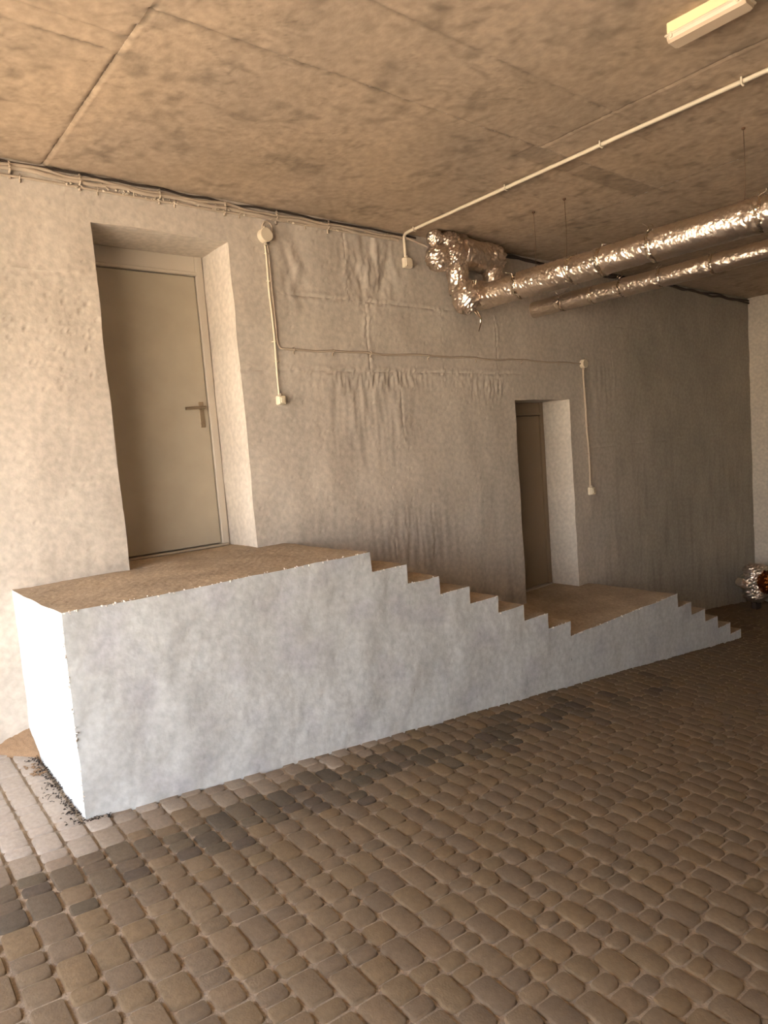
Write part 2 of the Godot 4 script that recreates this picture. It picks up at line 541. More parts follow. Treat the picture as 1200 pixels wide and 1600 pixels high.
func build_door(called: String, d: Rect2, depth: float, latch_right: bool, leaf_m: Material, frame_m: Material) -> void:
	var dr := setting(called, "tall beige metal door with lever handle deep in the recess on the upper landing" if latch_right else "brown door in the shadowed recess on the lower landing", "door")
	dr.position = Vector3(d.position.x, d.position.y, -depth)
	var w := d.size.x
	var h := d.size.y
	var a := Acc.new()
	box(a, Vector3(0.0, 0.0, -0.08), Vector3(0.06, h, 0.035), 0.004)
	box(a, Vector3(w - 0.062, 0.0, -0.08), Vector3(w - 0.006, h, 0.035), 0.004)
	box(a, Vector3(0.06, h - 0.115, -0.08), Vector3(w - 0.062, h, 0.03), 0.004)
	box(a, Vector3(0.055, h - 0.135, -0.08), Vector3(w - 0.055, h - 0.112, 0.042), 0.004)
	obj("door_frame", a, frame_m, dr)
	a = Acc.new()
	box(a, Vector3(0.063, 0.022, -0.06), Vector3(w - 0.066, h - 0.14, 0.018), 0.004)
	var leaf := obj("door_leaf", a, leaf_m, dr)
	a = Acc.new()
	box(a, Vector3(0.02, 0.0, -0.08), Vector3(w - 0.02, 0.016, 0.06), 0.005)
	obj("threshold", a, M.plastic_grey, dr)
	a = Acc.new()
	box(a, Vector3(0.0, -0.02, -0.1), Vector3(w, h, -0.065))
	obj("gap_shade_board", a, M.dark, dr)  # dark sheet put in as the shade in the gaps round the leaf
	# lever handle on a long backplate
	var side := 1.0 if latch_right else -1.0
	var hx := w - 0.118 if latch_right else 0.118
	var hy := 1.02
	a = Acc.new()
	box(a, Vector3(hx - 0.019, hy - 0.14, 0.016), Vector3(hx + 0.019, hy + 0.045, 0.025), 0.003)
	obj("handle_plate", a, M.steel, leaf)
	a = Acc.new()
	lathe(a, Vector3(hx, hy, 0.022), Vector3(0, 0, 1), [[0.0, 0.018], [0.014, 0.018], [0.014, 0.010], [0.05, 0.010], [0.05, 0.0]], 14)
	tube(a, smooth_path([Vector3(hx + 0.012 * side, hy + 0.004, 0.064), Vector3(hx - 0.03 * side, hy + 0.002, 0.066), Vector3(hx - 0.085 * side, hy, 0.062), Vector3(hx - 0.135 * side, hy - 0.002, 0.054)], 0.02, 4), 0.0105, 10)
	obj("door_lever", a, M.steel, leaf)
	a = Acc.new()
	lathe(a, Vector3(hx, hy - 0.1, 0.024), Vector3(0, 0, 1), [[0.0, 0.015], [0.008, 0.014], [0.008, 0.0]], 12)
	obj("lock_cylinder", a, M.steel, leaf)


func build_shell() -> void:
	build_long_wall()
	build_door("door_1", DOOR1, 0.44, true, M.door, M.frame)
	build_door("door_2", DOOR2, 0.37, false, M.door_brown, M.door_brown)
	# ceiling: cast panels between the formwork joints
	var c := setting("ceiling", "brown stained cast concrete ceiling with shuttering marks", "ceiling")
	var cells := [
		Rect2(WEST, 0, 0.43 - WEST, 1.275), Rect2(WEST, 1.275, 0.43 - WEST, 0.125), Rect2(WEST, 1.40, 0.43 - WEST, SOUTH - 1.40), Rect2(0.43, 0, 3.82, 1.62), Rect2(4.25, 0, 2.55, 1.62), Rect2(6.8, 0, EAST - 6.8, 1.62),
		Rect2(0.43, 1.62, 2.43, 1.43), Rect2(2.86, 1.62, 1.39, 1.43), Rect2(4.25, 1.62, 2.55, 1.43), Rect2(6.8, 1.62, EAST - 6.8, 1.43), Rect2(0.43, 3.05, EAST - 0.43, SOUTH - 3.05),
	]
	for q in cells:
		var a := Acc.new()
		var step := 0.014
		if q.position.x > 4.2: step = 0.03
		if q.position.y > 3.0: step = 0.06
		if q.position.y == 1.40: step = 0.03
		flat(a, Vector3(q.position.x, CEIL, q.position.y), Vector3(q.size.x, 0, 0), Vector3(0, 0, q.size.y), step, ceil_relief, ceil_tint)
		obj("cast_panel", a, M.ceil, c)
	var slab := Acc.new()
	box(slab, Vector3(WEST - 0.3, CEIL + 0.03, -0.8), Vector3(EAST + 0.3, CEIL + 0.35, SOUTH + 0.3))
	obj("slab_core", slab, M.ceil, c)
	# end wall on the right
	var e := setting("wall_east", "pale cream plastered end wall beyond the lower stairs", "wall")
	var a := Acc.new()
	var cream := func(p):
		var k: float = 1.0 + 0.08 * nb.get_noise_2d(p.z * 2.0, p.y * 2.0)
		return Color(0.66 * k, 0.58 * k, 0.48 * k)
	var east_relief := func(p):
		var d: Vector3 = relief(p)
		d.x += 0.012 * exp(-pow((p.y + 1.2) / 0.02, 2)) + 0.008 * exp(-pow((p.y - 0.46) / 0.02, 2))
		return d
	flat(a, Vector3(EAST, -2.8, 0), Vector3(0, 0, SOUTH), Vector3(0, CEIL + 2.83, 0), 0.03, east_relief, cream)
	obj("plaster_face", a, M.wall, e)
	a = Acc.new()
	box(a, Vector3(EAST + 0.03, -2.9, -0.8), Vector3(EAST + 0.3, CEIL + 0.1, SOUTH + 0.3))
	obj("wall_core", a, M.wall, e)
	# wall behind the camera
	var s := setting("wall_south", "plain beige wall behind the viewer opposite the stairs", "wall")
	a = Acc.new()
	box(a, Vector3(WEST - 0.3, -2.9, SOUTH), Vector3(EAST + 0.3, CEIL + 0.1, SOUTH + 0.3), 0.0, Color(0.55, 0.49, 0.42))
	obj("wall_core", a, M.wall, s)
	# gateway side on the left: the daylight comes in here
	var w := setting("wall_west", "beige wall with the wide open gateway that lets in daylight", "wall")
	var gap := Rect2(GATE_Z0, -0.9, GATE_Z1 - GATE_Z0, 0.9 + GATE_TOP)
	a = Acc.new()
	for q in minus(Rect2(-0.8, -1.2, SOUTH + 1.1, CEIL + 1.3), gap):
		box(a, Vector3(WEST - 0.3, q.position.y, q.position.x), Vector3(WEST, q.end.y, q.end.x), 0.0, Color(0.6, 0.55, 0.48))
	obj("wall_core", a, M.wall, w)
	var g := setting("ground_outside", "sunlit pale paving outside the open gateway", "ground")
	a = Acc.new()
	flat(a, Vector3(-40, floor_at(-40, 30) - 0.02, 30), Vector3(40 + WEST, floor_at(WEST, 30) - floor_at(-40, 30), 0), Vector3(0, floor_at(0, -30) - floor_at(0, 30), -60), 3.0, func(_p): return Vector3.ZERO, func(_p): return Color.WHITE)
	obj("paving", a, M.ground, g)


const GATE_Z0 := 0.15
const GATE_Z1 := 5.2
const GATE_TOP := 1.65


# ---------------------------------------------------------------- paved floor
func paver_outline(l: float, w: float, r: float, inset: float) -> PackedVector2Array:
	var out := PackedVector2Array()
	var hx := w / 2.0 - inset
	var hz := l / 2.0 - inset
	var rr := maxf(r - inset * 0.6, 0.004)
	var cs := [Vector2(1, 1), Vector2(-1, 1), Vector2(-1, -1), Vector2(1, -1)]
	for k in 4:
		var ctr := Vector2(cs[k].x * (hx - rr), cs[k].y * (hz - rr))
		for j in 3:
			var t := PI / 2.0 * k + PI / 4.0 * j
			out.append(ctr + Vector2(cos(t), sin(t)) * rr)
	return out


func paver(a: Acc, l: float, w: float, r: float, xf: Transform3D, col: Color) -> void:
	var base := a.v.size()
	var o1 := paver_outline(l, w, r, 0.0095)
	var inner := Color(col.r, col.g, col.b)
	var edge := Color(col.r * 1.2, col.g * 1.2, col.b * 1.2)
	var o2 := paver_outline(l, w, r, 0.0)
	for k in 12:
		var out := (o2[k] - o1[k]).normalized()
		a.v.append(xf * Vector3(o1[k].x, 0, o1[k].y))
		a.n.append(xf.basis * Vector3(out.x * 0.10, 0.99, out.y * 0.10).normalized())
		a.c.append(inner)
	for k in 12:
		var out := (o2[k] - o1[k]).normalized()
		a.v.append(xf * Vector3(o2[k].x, -0.019, o2[k].y))
		a.n.append(xf.basis * Vector3(out.x * 0.95, 0.3, out.y * 0.95).normalized())
		a.c.append(edge)
	for k in range(1, 11):
		a.tri(base, base + k + 1, base + k)
	for k in 12:
		var k2 := (k + 1) % 12
		a.quad(base + k, base + k2, base + 12 + k2, base + 12 + k)


func build_floor() -> void:
	var f := setting("floor", "floor of worn brown block pavers in straight courses with sandy joints", "floor")
	var a := Acc.new()
	var sand := func(p):
		var k: float = 1.0 + 0.2 * nb.get_noise_2d(p.x * 3.0, p.z * 3.0)
		return Color(0.40 * k, 0.31 * k, 0.22 * k)
	var bed := func(p): return Vector3(0, floor_at(p.x, p.z) - 0.0115 + 0.0025 * nb.get_noise_2d(p.x * 18.0, p.z * 18.0), 0)
	flat(a, Vector3(WEST - 0.05, 0, SOUTH), Vector3(EAST - WEST + 0.1, 0, 0), Vector3(0, 0, -SOUTH - 0.05), 0.05, bed, sand)
	obj("sand_bed", a, M.bed, f)
	a = Acc.new()
	grid(a, 4, 4, func(s, t):
		var x := lerpf(WEST - 0.3, EAST + 0.3, s)
		var z := lerpf(SOUTH + 0.3, -0.8, t)
		return Vector3(x, floor_at(x, z) - 0.06, z), func(_p): return Color(0.3, 0.25, 0.2))
	obj("ground_slab", a, M.bed, f)
	# every course runs towards the viewer
	var all := []
	var tilt := Basis(Vector3(1, -SLOPE_X, 0).normalized(), Vector3(SLOPE_X, 1, SLOPE_Z).normalized(), Vector3(0, -SLOPE_Z, 1).normalized()).orthonormalized()
	var pitch := 0.1145
	var back := Basis.from_euler(Vector3(-0.0919342, -0.6884740, -0.0784340)).inverse()
	for row in range(-24, 86):
		var x := -0.012 + pitch * (row + 0.5)
		var z := (-0.03 if x < -0.05 or x > 6.95 else STAIR_W - 0.1) + rng.randf() * 0.05
		while z < SOUTH - 0.05:
			var u := rng.randf()
			var long := clampf((x - 0.4) * 0.25, 0.0, 0.35)
			var l := 0.074
			if u > 0.48 - long * 0.6: l = 0.108
			if u > 0.74 - long * 0.8: l = 0.152
			var ctr := Vector3(x, 0, z + l / 2.0)
			z += l
			if x > WEST and x < EAST - 0.05:
				ctr.y = floor_at(ctr.x, ctr.z) + rng.randf_range(-0.002, 0.002)
				var tone := rng.randi() % 8
				var dark_band := exp(-pow((ctr.z - 1.36 + 0.09 * nb.get_noise_2d(ctr.x * 1.2, 3.0)) / 0.15, 2)) * (0.75 + nb.get_noise_2d(ctr.x * 1.5 + 4.0, ctr.z * 3.0)) * clampf((5.0 - ctr.x) * 0.5, 0.0, 1.0)  # darker stones in a ragged band alongside the stairs
				if rng.randf() < dark_band * 1.5: tone = 8 + rng.randi() % 4
				var lime_and_light := clampf((0.16 - ctr.x) * 6.0, 0.0, 1.0) * clampf((1.34 - ctr.z) * 2.4, 0.0, 1.0) + 0.5 * exp(-pow((ctr.z - STAIR_W) / 0.16, 2)) * clampf((2.6 - ctr.x) * 0.4, 0.0, 1.0)  # limewash splashes, plus the strong corner light painted into the stone tones
				if lime_and_light > 0.12: tone = 12 + clampi(int(lime_and_light * 4.0 + rng.randf_range(-0.9, 0.6)), 0, 3)
				var q: Vector3 = back * (ctr - EYE)
				var size := 0.0
				if q.z < -0.3:
					var px := 600.0 + 1060.17 * q.x / -q.z
					var py := 800.0 - 1060.17 * q.y / -q.z
					if px > -20 and px < 1220 and py < 1640 and (ctr.z > STAIR_W or x < 0.0): size = l * absf((ctr - EYE).normalized().y) / q.length_squared()
				all.append({"c": ctr, "l": l, "s": size, "t": tone, "rx": rng.randf_range(-0.014, 0.014), "rz": rng.randf_range(-0.014, 0.014), "g": rng.randf_range(-0.003, 0.003), "dw": rng.randf_range(-0.002, 0.002), "r": 0.014 + 0.008 * smoothstep(0.1, 1.0, ctr.x)})
	all.sort_custom(func(p, q): return p.s > q.s)
	var shapes := {}
	var field := Acc.new()
	for k in all.size():
		var p: Dictionary = all[k]
		var b: Basis = tilt * Basis.from_euler(Vector3(p.rx, p.g, p.rz))
		if k < 300:
			var key := [p.l, snappedf(p.r, 0.004)]
			if not shapes.has(key):
				var sh := Acc.new()
				paver(sh, p.l - 0.002, pitch - 0.004, key[1], Transform3D.IDENTITY, Color(0.83, 0.83, 0.83))
				shapes[key] = sh.mesh()
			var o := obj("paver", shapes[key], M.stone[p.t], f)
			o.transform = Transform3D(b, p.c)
		else:
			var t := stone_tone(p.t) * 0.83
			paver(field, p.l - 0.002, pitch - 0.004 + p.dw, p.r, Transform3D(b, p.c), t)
	obj("paver_field", field, M.field, f, true)


# ---------------------------------------------------------------- stairs
func build_stairs() -> void:
	var st := thing("staircase", "white painted concrete double staircase with sawtooth side and two dusty landings along the wall", "staircase")
	var spans := [[0.0, LAND1, 0.0]]
	for k in 7: spans.append([LAND1 + k * TREAD1, LAND1 + (k + 1) * TREAD1, -(k + 1) * RISE1])
	spans.append([LAND1 + 7 * TREAD1, LAND2, -8 * RISE1])
	for k in 5: spans.append([LAND2 + k * TREAD2, LAND2 + (k + 1) * TREAD2, -8 * RISE1 - (k + 1) * RISE2])
	var front := Acc.new()
	for s in spans:
		var n := int(ceil((s[1] - s[0]) / (0.0125 if s[0] < 3.5 else 0.02)))
		var top: float = s[2]
		var nv := int(ceil((top - floor_at(s[0], STAIR_W)) / (0.0125 if s[0] < 3.5 else 0.02))) + 1
		grid(front, n, nv, func(u, v):
			var x := lerpf(s[0], s[1], u)
			var p := Vector3(x, lerpf(floor_at(x, STAIR_W) - 0.02, top, v), STAIR_W)
			var d := relief(p)
			d.z += 0.005 * nb.get_noise_2d(p.x * 3.0, p.y * 3.0 + 50.0) + 0.0022 * maxf(0.0, nb.get_noise_2d(p.x * 9.0, p.y * 6.0)) + pits(p.x + 30.0, p.y) * 0.7
			return p + d, paint_tint)
	obj("side_face", front, M.paint, st)
	var a := Acc.new()
	grid(a, 70, 76, func(u, v):
		var z := lerpf(0.0, STAIR_W, u)
		var p := Vector3(0, lerpf(floor_at(0, z) - 0.02, 0.0, v), z)
		var d := relief(p)
		if u > 0.999: d.z += 0.005 * nb.get_noise_2d(p.x * 3.0, p.y * 3.0 + 50.0) + 0.0022 * maxf(0.0, nb.get_noise_2d(p.x * 9.0, p.y * 6.0)) + pits(p.x + 30.0, p.y) * 0.7
		return p + d, paint_tint)
	obj("end_face", a, M.paint, st)
	for k in spans.size():
		var s: Array = spans[k]
		a = Acc.new()
		var back_z := -0.02
		var big: bool = k == 0 or k == 8
		if big:   # landings reach into the recesses
			var d: Rect2 = DOOR1 if k == 0 else DOOR2
			flat(a, Vector3(d.position.x - 0.01, s[2], 0.0), Vector3(d.size.x + 0.02, 0, 0), Vector3(0, 0, -0.46), 0.02, slab_relief, slab_tint)
		flat(a, Vector3(s[0], s[2], STAIR_W), Vector3(s[1] - s[0], 0, 0), Vector3(0, 0, back_z - STAIR_W), 0.016, slab_relief, slab_tint)
		# the riser below its nosing
		var low: float = spans[k + 1][2] if k + 1 < spans.size() else floor_at(s[1], STAIR_W) - 0.05
		flat(a, Vector3(s[1], low, STAIR_W), Vector3(0, 0, back_z - STAIR_W), Vector3(0, s[2] - low, 0), 0.02, slab_relief, slab_tint)
		obj("landing" if big else "step", a, M.slab, st)
	# crumbs of paint and plaster along the arris
	a = Acc.new()
	for s in spans:
		var n := int((s[1] - s[0]) * 70.0)
		for k in n:
			if rng.randf() < 0.45: continue
			var x := lerpf(s[0], s[1], rng.randf())
			crumb(a, Vector3(x, s[2] + rng.randf_range(-0.007, 0.004), STAIR_W + rng.randf_range(-0.004, 0.006)), rng.randf_range(0.002, 0.0075))
	for k in 40:
		crumb(a, Vector3(rng.randf_range(-0.005, 0.004), rng.randf_range(-0.95, 0.0), STAIR_W + rng.randf_range(-0.003, 0.003)), rng.randf_range(0.003, 0.007))
	obj("chipped_edge", a, M.chips, st, true)


func slab_relief(p: Vector3) -> Vector3:
	var d := relief(p)
	d.y += 0.002 * nb.get_noise_2d(p.x * 16.0, p.z * 16.0)
	return d


func crumb(a: Acc, o: Vector3, r: float, flatten := 1.0) -> void:
	var dirs := [Vector3(1, 0, 0), Vector3(-1, 0, 0), Vector3(0, 1, 0), Vector3(0, -1, 0), Vector3(0, 0, 1), Vector3(0, 0, -1)]
	var turn := Basis.from_euler(Vector3(rng.randf() * 6.0, rng.randf() * 6.0, rng.randf() * 6.0))
	var p := []
	for d in dirs:
		var q: Vector3 = turn * d * r * rng.randf_range(0.6, 1.4)
		q.y *= flatten
		p.append(o + q)
	for f in [[0, 2, 4], [2, 1, 4], [1, 3, 4], [3, 0, 4], [2, 0, 5], [1, 2, 5], [3, 1, 5], [0, 3, 5]]:
		var s := a.v.size()
		for j in 3: a.add(p[f[j]])
		a.tri(s, s + 1, s + 2)


# ---------------------------------------------------------------- foil-wrapped pipes
func crinkle(u: float, w: float, seed_o: float) -> float:
	# sharp creases: ridged noise over the unrolled sleeve, w in radians
	var x := cos(w) * 1.0
	var y := sin(w) * 1.0
	var r1 := 1.0 - absf(nb.get_noise_3d(u * 9.0 + seed_o, x * 1.3, y * 1.3)) * 2.4
	var r2 := 1.0 - absf(nb.get_noise_3d(u * 26.0 + seed_o, x * 3.2, y * 3.2 + 9.0)) * 2.4
	var r3 := 1.0 - absf(nb.get_noise_3d(u * 48.0 + seed_o, x * 6.5, y * 6.5 + 31.0)) * 2.4
	return r1 * 0.5 + r2 * 0.45 + r3 * 0.3 - 0.2


func sleeve(a: Acc, pts: PackedVector3Array, radius: float, seed_o: float, amp: float, sides := 56) -> void:
	# a wrapped tube along pts: baggy, creased foil; ends pulled in
	var base := a.v.size()
	var nrm := Vector3.ZERO
	var run := 0.0
	var total := 0.0
	for k in range(1, pts.size()): total += pts[k].distance_to(pts[k - 1])
	for k in pts.size():
		if k: run += pts[k].distance_to(pts[k - 1])
		var d: Vector3 = (pts[mini(k + 1, pts.size() - 1)] - pts[maxi(k - 1, 0)]).normalized()
		if k == 0: nrm = d.cross(Vector3.UP if absf(d.y) < 0.9 else Vector3.RIGHT).normalized()
		nrm = (nrm - d * nrm.dot(d)).normalized()
		var bin := d.cross(nrm)
		var edge := minf(run, total - run)
		var pull := 1.0 - 0.06 * exp(-edge / 0.02)
		var rough := amp * (0.35 + 0.65 * exp(-edge / 0.09) + 0.5 * maxf(0.0, nb.get_noise_2d(run * 4.0, seed_o)))
		for j in sides:
			var w := TAU * j / sides
			var r := radius * pull * (1.0 + rough * crinkle(run, w, seed_o) + 0.035 * nb.get_noise_3d(run * 2.5 + seed_o, cos(w), sin(w)))
			a.add(pts[k] + (nrm * cos(w) + bin * sin(w)) * r)
	for k in pts.size() - 1:
		for j in sides:
			var q := base + k * sides
			var j2 := (j + 1) % sides
			a.quad(q + j, q + j2, q + sides + j2, q + sides + j)
	for e in 2:
		var ring := base + (0 if e == 0 else (pts.size() - 1) * sides)
		var ctr := a.add(pts[0 if e == 0 else pts.size() - 1])
		for j in sides:
			if e == 0: a.tri(ctr, ring + (j + 1) % sides, ring + j)
			else: a.tri(ctr, ring + j, ring + (j + 1) % sides)


func line(p: Vector3, q: Vector3, step := 0.01) -> PackedVector3Array:
	var n := maxi(2, int(p.distance_to(q) / step))
	var out := PackedVector3Array()
	for k in n + 1: out.append(p.lerp(q, float(k) / n))
	return out


func lump(a: Acc, ctr: Vector3, rad: Vector3, seed_o: float, amp := 0.2) -> void:
	var nu := 60
	var nv := 40
	var base := a.v.size()
	for jv in nv + 1:
		for ju in nu:
			var t := PI * jv / nv
			var w := TAU * ju / nu
			var d := Vector3(sin(t) * cos(w), cos(t), sin(t) * sin(w))
			var r1 := 1.0 - absf(nb.get_noise_3d(d.x * 2.2 + seed_o, d.y * 2.2, d.z * 2.2)) * 2.4
			var r2 := 1.0 - absf(nb.get_noise_3d(d.x * 5.0 + seed_o, d.y * 5.0, d.z * 5.0)) * 2.4
			var r3 := 1.0 - absf(nb.get_noise_3d(d.x * 11.0 + seed_o, d.y * 11.0, d.z * 11.0)) * 2.4
			a.add(ctr + d * rad * (1.0 + amp * (r1 * 0.55 + r2 * 0.5 + r3 * 0.22 - 0.4)))
	for jv in nv:
		for ju in nu:
			var q := base + jv * nu + ju
			var q2 := base + jv * nu + (ju + 1) % nu
			a.quad(q, q2, q2 + nu, q + nu)


func flap(a: Acc, o: Vector3, dir: Vector3, side: Vector3, l: float, w: float) -> void:
	# a torn tongue of foil, with thickness
	var n := dir.cross(side).normalized()
	var prev := -1
	for k in 5:
		var t := k / 4.0
		var wd := w * (1.0 - t * 0.85) * 0.5
		var c := o + dir * l * t + n * (0.012 * sin(t * 5.0 + l * 90.0) * l / 0.06) + side * rng.randf_range(-0.004, 0.004)
		var s := a.v.size()
		a.add(c - side * wd); a.add(c + n * wd * 0.45 + n * 0.0012); a.add(c + side * wd); a.add(c - n * 0.0012)
		if prev >= 0:
			for j in 4:
				var j2 := (j + 1) % 4
				a.quad(prev + j2, prev + j, s + j, s + j2)
		prev = s


func band(a: Acc, p: Vector3, dir: Vector3, radius: float, width: float, seed_o: float) -> void:
	sleeve(a, line(p - dir * width / 2.0, p + dir * width / 2.0, 0.006), radius, seed_o, 0.08, 56)


func build_pipes() -> void:
	var zaxis := Vector3(0, 0, 1)
	# the thicker upper pipe
	var x := 3.745
	var y := 1.838
	var r := 0.100
	var t := thing("insulated_pipe", "thicker upper pipe wrapped in crinkled silver foil, with lumpy wrapped valves at the wall", "pipe")
	var cuts := [0.30, 0.72, 1.22, 1.47, 1.86, 2.55, 3.4, 4.4, 5.5, SOUTH - 0.01]
	for k in cuts.size() - 1:
		var a := Acc.new()
		var sag := 0.004 * sin(k * 2.1)
		sleeve(a, line(Vector3(x, y + sag, cuts[k]), Vector3(x + 0.003 * cos(k * 3.0), y + 0.004 * sin(k * 2.1 + 1.0), cuts[k + 1]), 0.007), r * (0.98 + 0.03 * sin(k * 1.7) + (0.05 if k > 3 else 0.0)), k * 13.0, 0.15 if k < 2 else 0.11)
		obj("foil_sleeve", a, M.foil, t)
	for k in range(1, 6):
		var a := Acc.new()
		band(a, Vector3(x, y, cuts[k]), zaxis, r * (1.03 if k < 4 else 1.07), 0.04, k * 7.0 + 3.0)
		var tape := obj("tape_band", a, M.foil_tape, t)
		var n: int = [0, 3, 4, 4, 12, 5][k]
		for j in n:
			var w := rng.randf_range(0.2, 3.6)
			var out := Vector3(-cos(w), sin(w), 0)
			a = Acc.new()
			flap(a, Vector3(x, y, cuts[k] + rng.randf_range(-0.04, 0.04)) + out * r * 1.02, (out + zaxis * rng.randf_range(-1.0, 1.0) + Vector3(rng.randf_range(-0.5, 0.5), rng.randf_range(-0.8, 0.3), 0)).normalized(), zaxis.cross(out).normalized(), rng.randf_range(0.03, 0.075), rng.randf_range(0.01, 0.02))
			obj("foil_flap", a, M.foil_tape, tape)
	var e := Acc.new()
	var bend := PackedVector3Array()
	for k in 15:
		var w := PI / 2.0 * k / 14.0
		bend.append(Vector3(x - 0.02 * sin(w), y + 0.12 * (1.0 - cos(w)) + 0.005, 0.34 - 0.12 * sin(w)))
	sleeve(e, bend, r * 1.05, 77.0, 0.25)
	obj("elbow_wrap", e, M.foil, t)
	e = Acc.new()
	lump(e, Vector3(3.585, 1.835, 0.27), Vector3(0.10, 0.135, 0.12), 5.0, 0.16)
	obj("end_wrap", e, M.foil, t)
	e = Acc.new()
	flap(e, Vector3(3.60, 1.95, 0.33), Vector3(0.10, -1.0, 0.02).normalized(), Vector3(1, 0, 0.3).normalized(), 0.30, 0.05)
	obj("foil_tail", e, M.foil_tape, t)
	e = Acc.new()
	flap(e, Vector3(3.665, 1.75, 0.30), Vector3(0.22, -1.0, 0.05).normalized(), Vector3(1, 0, 0.2).normalized(), 0.20, 0.04)
	obj("foil_tail", e, M.foil_tape, t)
	# riser from the elbow up to the first valve, then across and down again
	e = Acc.new()
	sleeve(e, line(Vector3(3.60, 1.88, 0.2), Vector3(3.565, 2.12, 0.2), 0.008), 0.082, 21.0, 0.32)
	obj("riser_wrap", e, M.foil, t)
	var lumps := [[Vector3(3.50, 2.275, 0.2), Vector3(0.115, 0.095, 0.10)], [Vector3(3.335, 2.30, 0.2), Vector3(0.065, 0.065, 0.065)], [Vector3(3.37, 2.15, 0.2), Vector3(0.11, 0.105, 0.10)], [Vector3(3.49, 2.17, 0.26), Vector3(0.10, 0.095, 0.085)], [Vector3(3.60, 2.15, 0.22), Vector3(0.07, 0.08, 0.07)], [Vector3(3.66, 2.31, 0.2), Vector3(0.06, 0.065, 0.06)]]
	for k in lumps.size():
		e = Acc.new()
		lump(e, lumps[k][0], lumps[k][1], k * 11.0 + 2.0)
		obj("valve_wrap", e, M.foil, t)
	e = Acc.new()
	sleeve(e, line(Vector3(3.6, 2.22, 0.2), Vector3(4.08, 2.205, 0.2), 0.009), 0.115, 31.0, 0.30)
	obj("cross_pipe_wrap", e, M.foil, t)
	e = Acc.new()
	sleeve(e, line(Vector3(4.02, 2.2, 0.2), Vector3(4.02, 1.9, 0.22), 0.009), 0.085, 41.0, 0.28)
	obj("riser_wrap", e, M.foil, t)
	e = Acc.new()
	sleeve(e, line(Vector3(4.02, 1.93, 0.22), Vector3(3.80, 1.86, 0.36), 0.009), 0.075, 51.0, 0.1)
	obj("riser_wrap", e, M.foil, t)
	e = Acc.new()
	sleeve(e, line(Vector3(3.5, 2.22, 0.2), Vector3(3.5, 2.22, -0.04), 0.009), 0.06, 61.0, 0.1)
	obj("wall_sleeve", e, M.foil, t)
	# the thinner lower pipe
	x = 4.859
	y = 1.87
	r = 0.076
	t = thing("insulated_pipe", "thinner pipe in crinkled silver foil coming straight out of the wall under the thicker one", "pipe")
	cuts = [-0.03, 0.34, 0.66, 0.96, 1.32, 1.75, 2.3, 3.2, 4.3, 5.4, SOUTH - 0.01]
	for k in cuts.size() - 1:
		var a := Acc.new()
		sleeve(a, line(Vector3(x, y + 0.004 * sin(k * 1.3), cuts[k]), Vector3(x, y + 0.004 * sin(k * 1.3 + 1.3), cuts[k + 1]), 0.009), r * (1.0 + 0.04 * sin(k * 2.3)), k * 17.0 + 200.0, 0.11)
		obj("foil_sleeve", a, M.foil, t)
	for k in range(1, 7):
		var a := Acc.new()
		band(a, Vector3(x, y, cuts[k]), zaxis, r * 1.045, 0.03, k * 9.0 + 103.0)
		var tape := obj("tape_band", a, M.foil_tape, t)
		for j in 5:
			var w := rng.randf_range(0.2, 3.6)
			var out := Vector3(-cos(w), sin(w), 0)
			a = Acc.new()
			flap(a, Vector3(x, y, cuts[k] + rng.randf_range(-0.05, 0.05)) + out * r * 1.02, (out + zaxis * rng.randf_range(-1.0, 1.0) + Vector3(0, rng.randf_range(-1.0, 0.3), 0)).normalized(), zaxis.cross(out).normalized(), rng.randf_range(0.025, 0.06), rng.randf_range(0.01, 0.018))
			obj("foil_flap", a, M.foil_tape, tape)
	# thin hanger wires from the ceiling
	for h in [[3.76, 1.16, "middle one of three"], [3.78, 0.86, "nearest the wrapped valves"], [3.76, 2.44, "furthest from the wall"]]:
		var a := Acc.new()
		tube(a, PackedVector3Array([Vector3(h[0], 2.39, h[1]), Vector3(h[0] + 0.002, 2.15, h[1] + 0.003), Vector3(h[0] - 0.01, 1.94, h[1])]), 0.0022, 6)
		lathe(a, Vector3(h[0], 2.378, h[1]), Vector3(0, -1, 0), [[0.0, 0.012], [0.012, 0.011], [0.016, 0.004]], 8)
		tag(obj("hanger_wire", a, M.rust), "thin rusty wire holding the thicker foil pipe, %s" % h[2], "wire", "hanger wires of the foil pipe")


# ---------------------------------------------------------------- electrics
func clip(t: Node, p: Vector3, along: Vector3, out: Vector3, size := 0.012, m: Material = null) -> void:
	var a := Acc.new()
	var side := along.cross(out).normalized()
	for s in [-1.0, 1.0]:
		tube(a, PackedVector3Array([p + side * size * s * 1.1 - out * size, p + side * size * s * 1.1 + out * size * 0.7, p + side * size * s * 0.3 + out * size * 1.25]), size * 0.35, 6)
	tube(a, PackedVector3Array([p + side * size * 1.1 - out * 0.6 * size, p + side * size * 3.2 - out * 0.6 * size]), size * 0.5, 6)
	obj("clip", a, m, t)


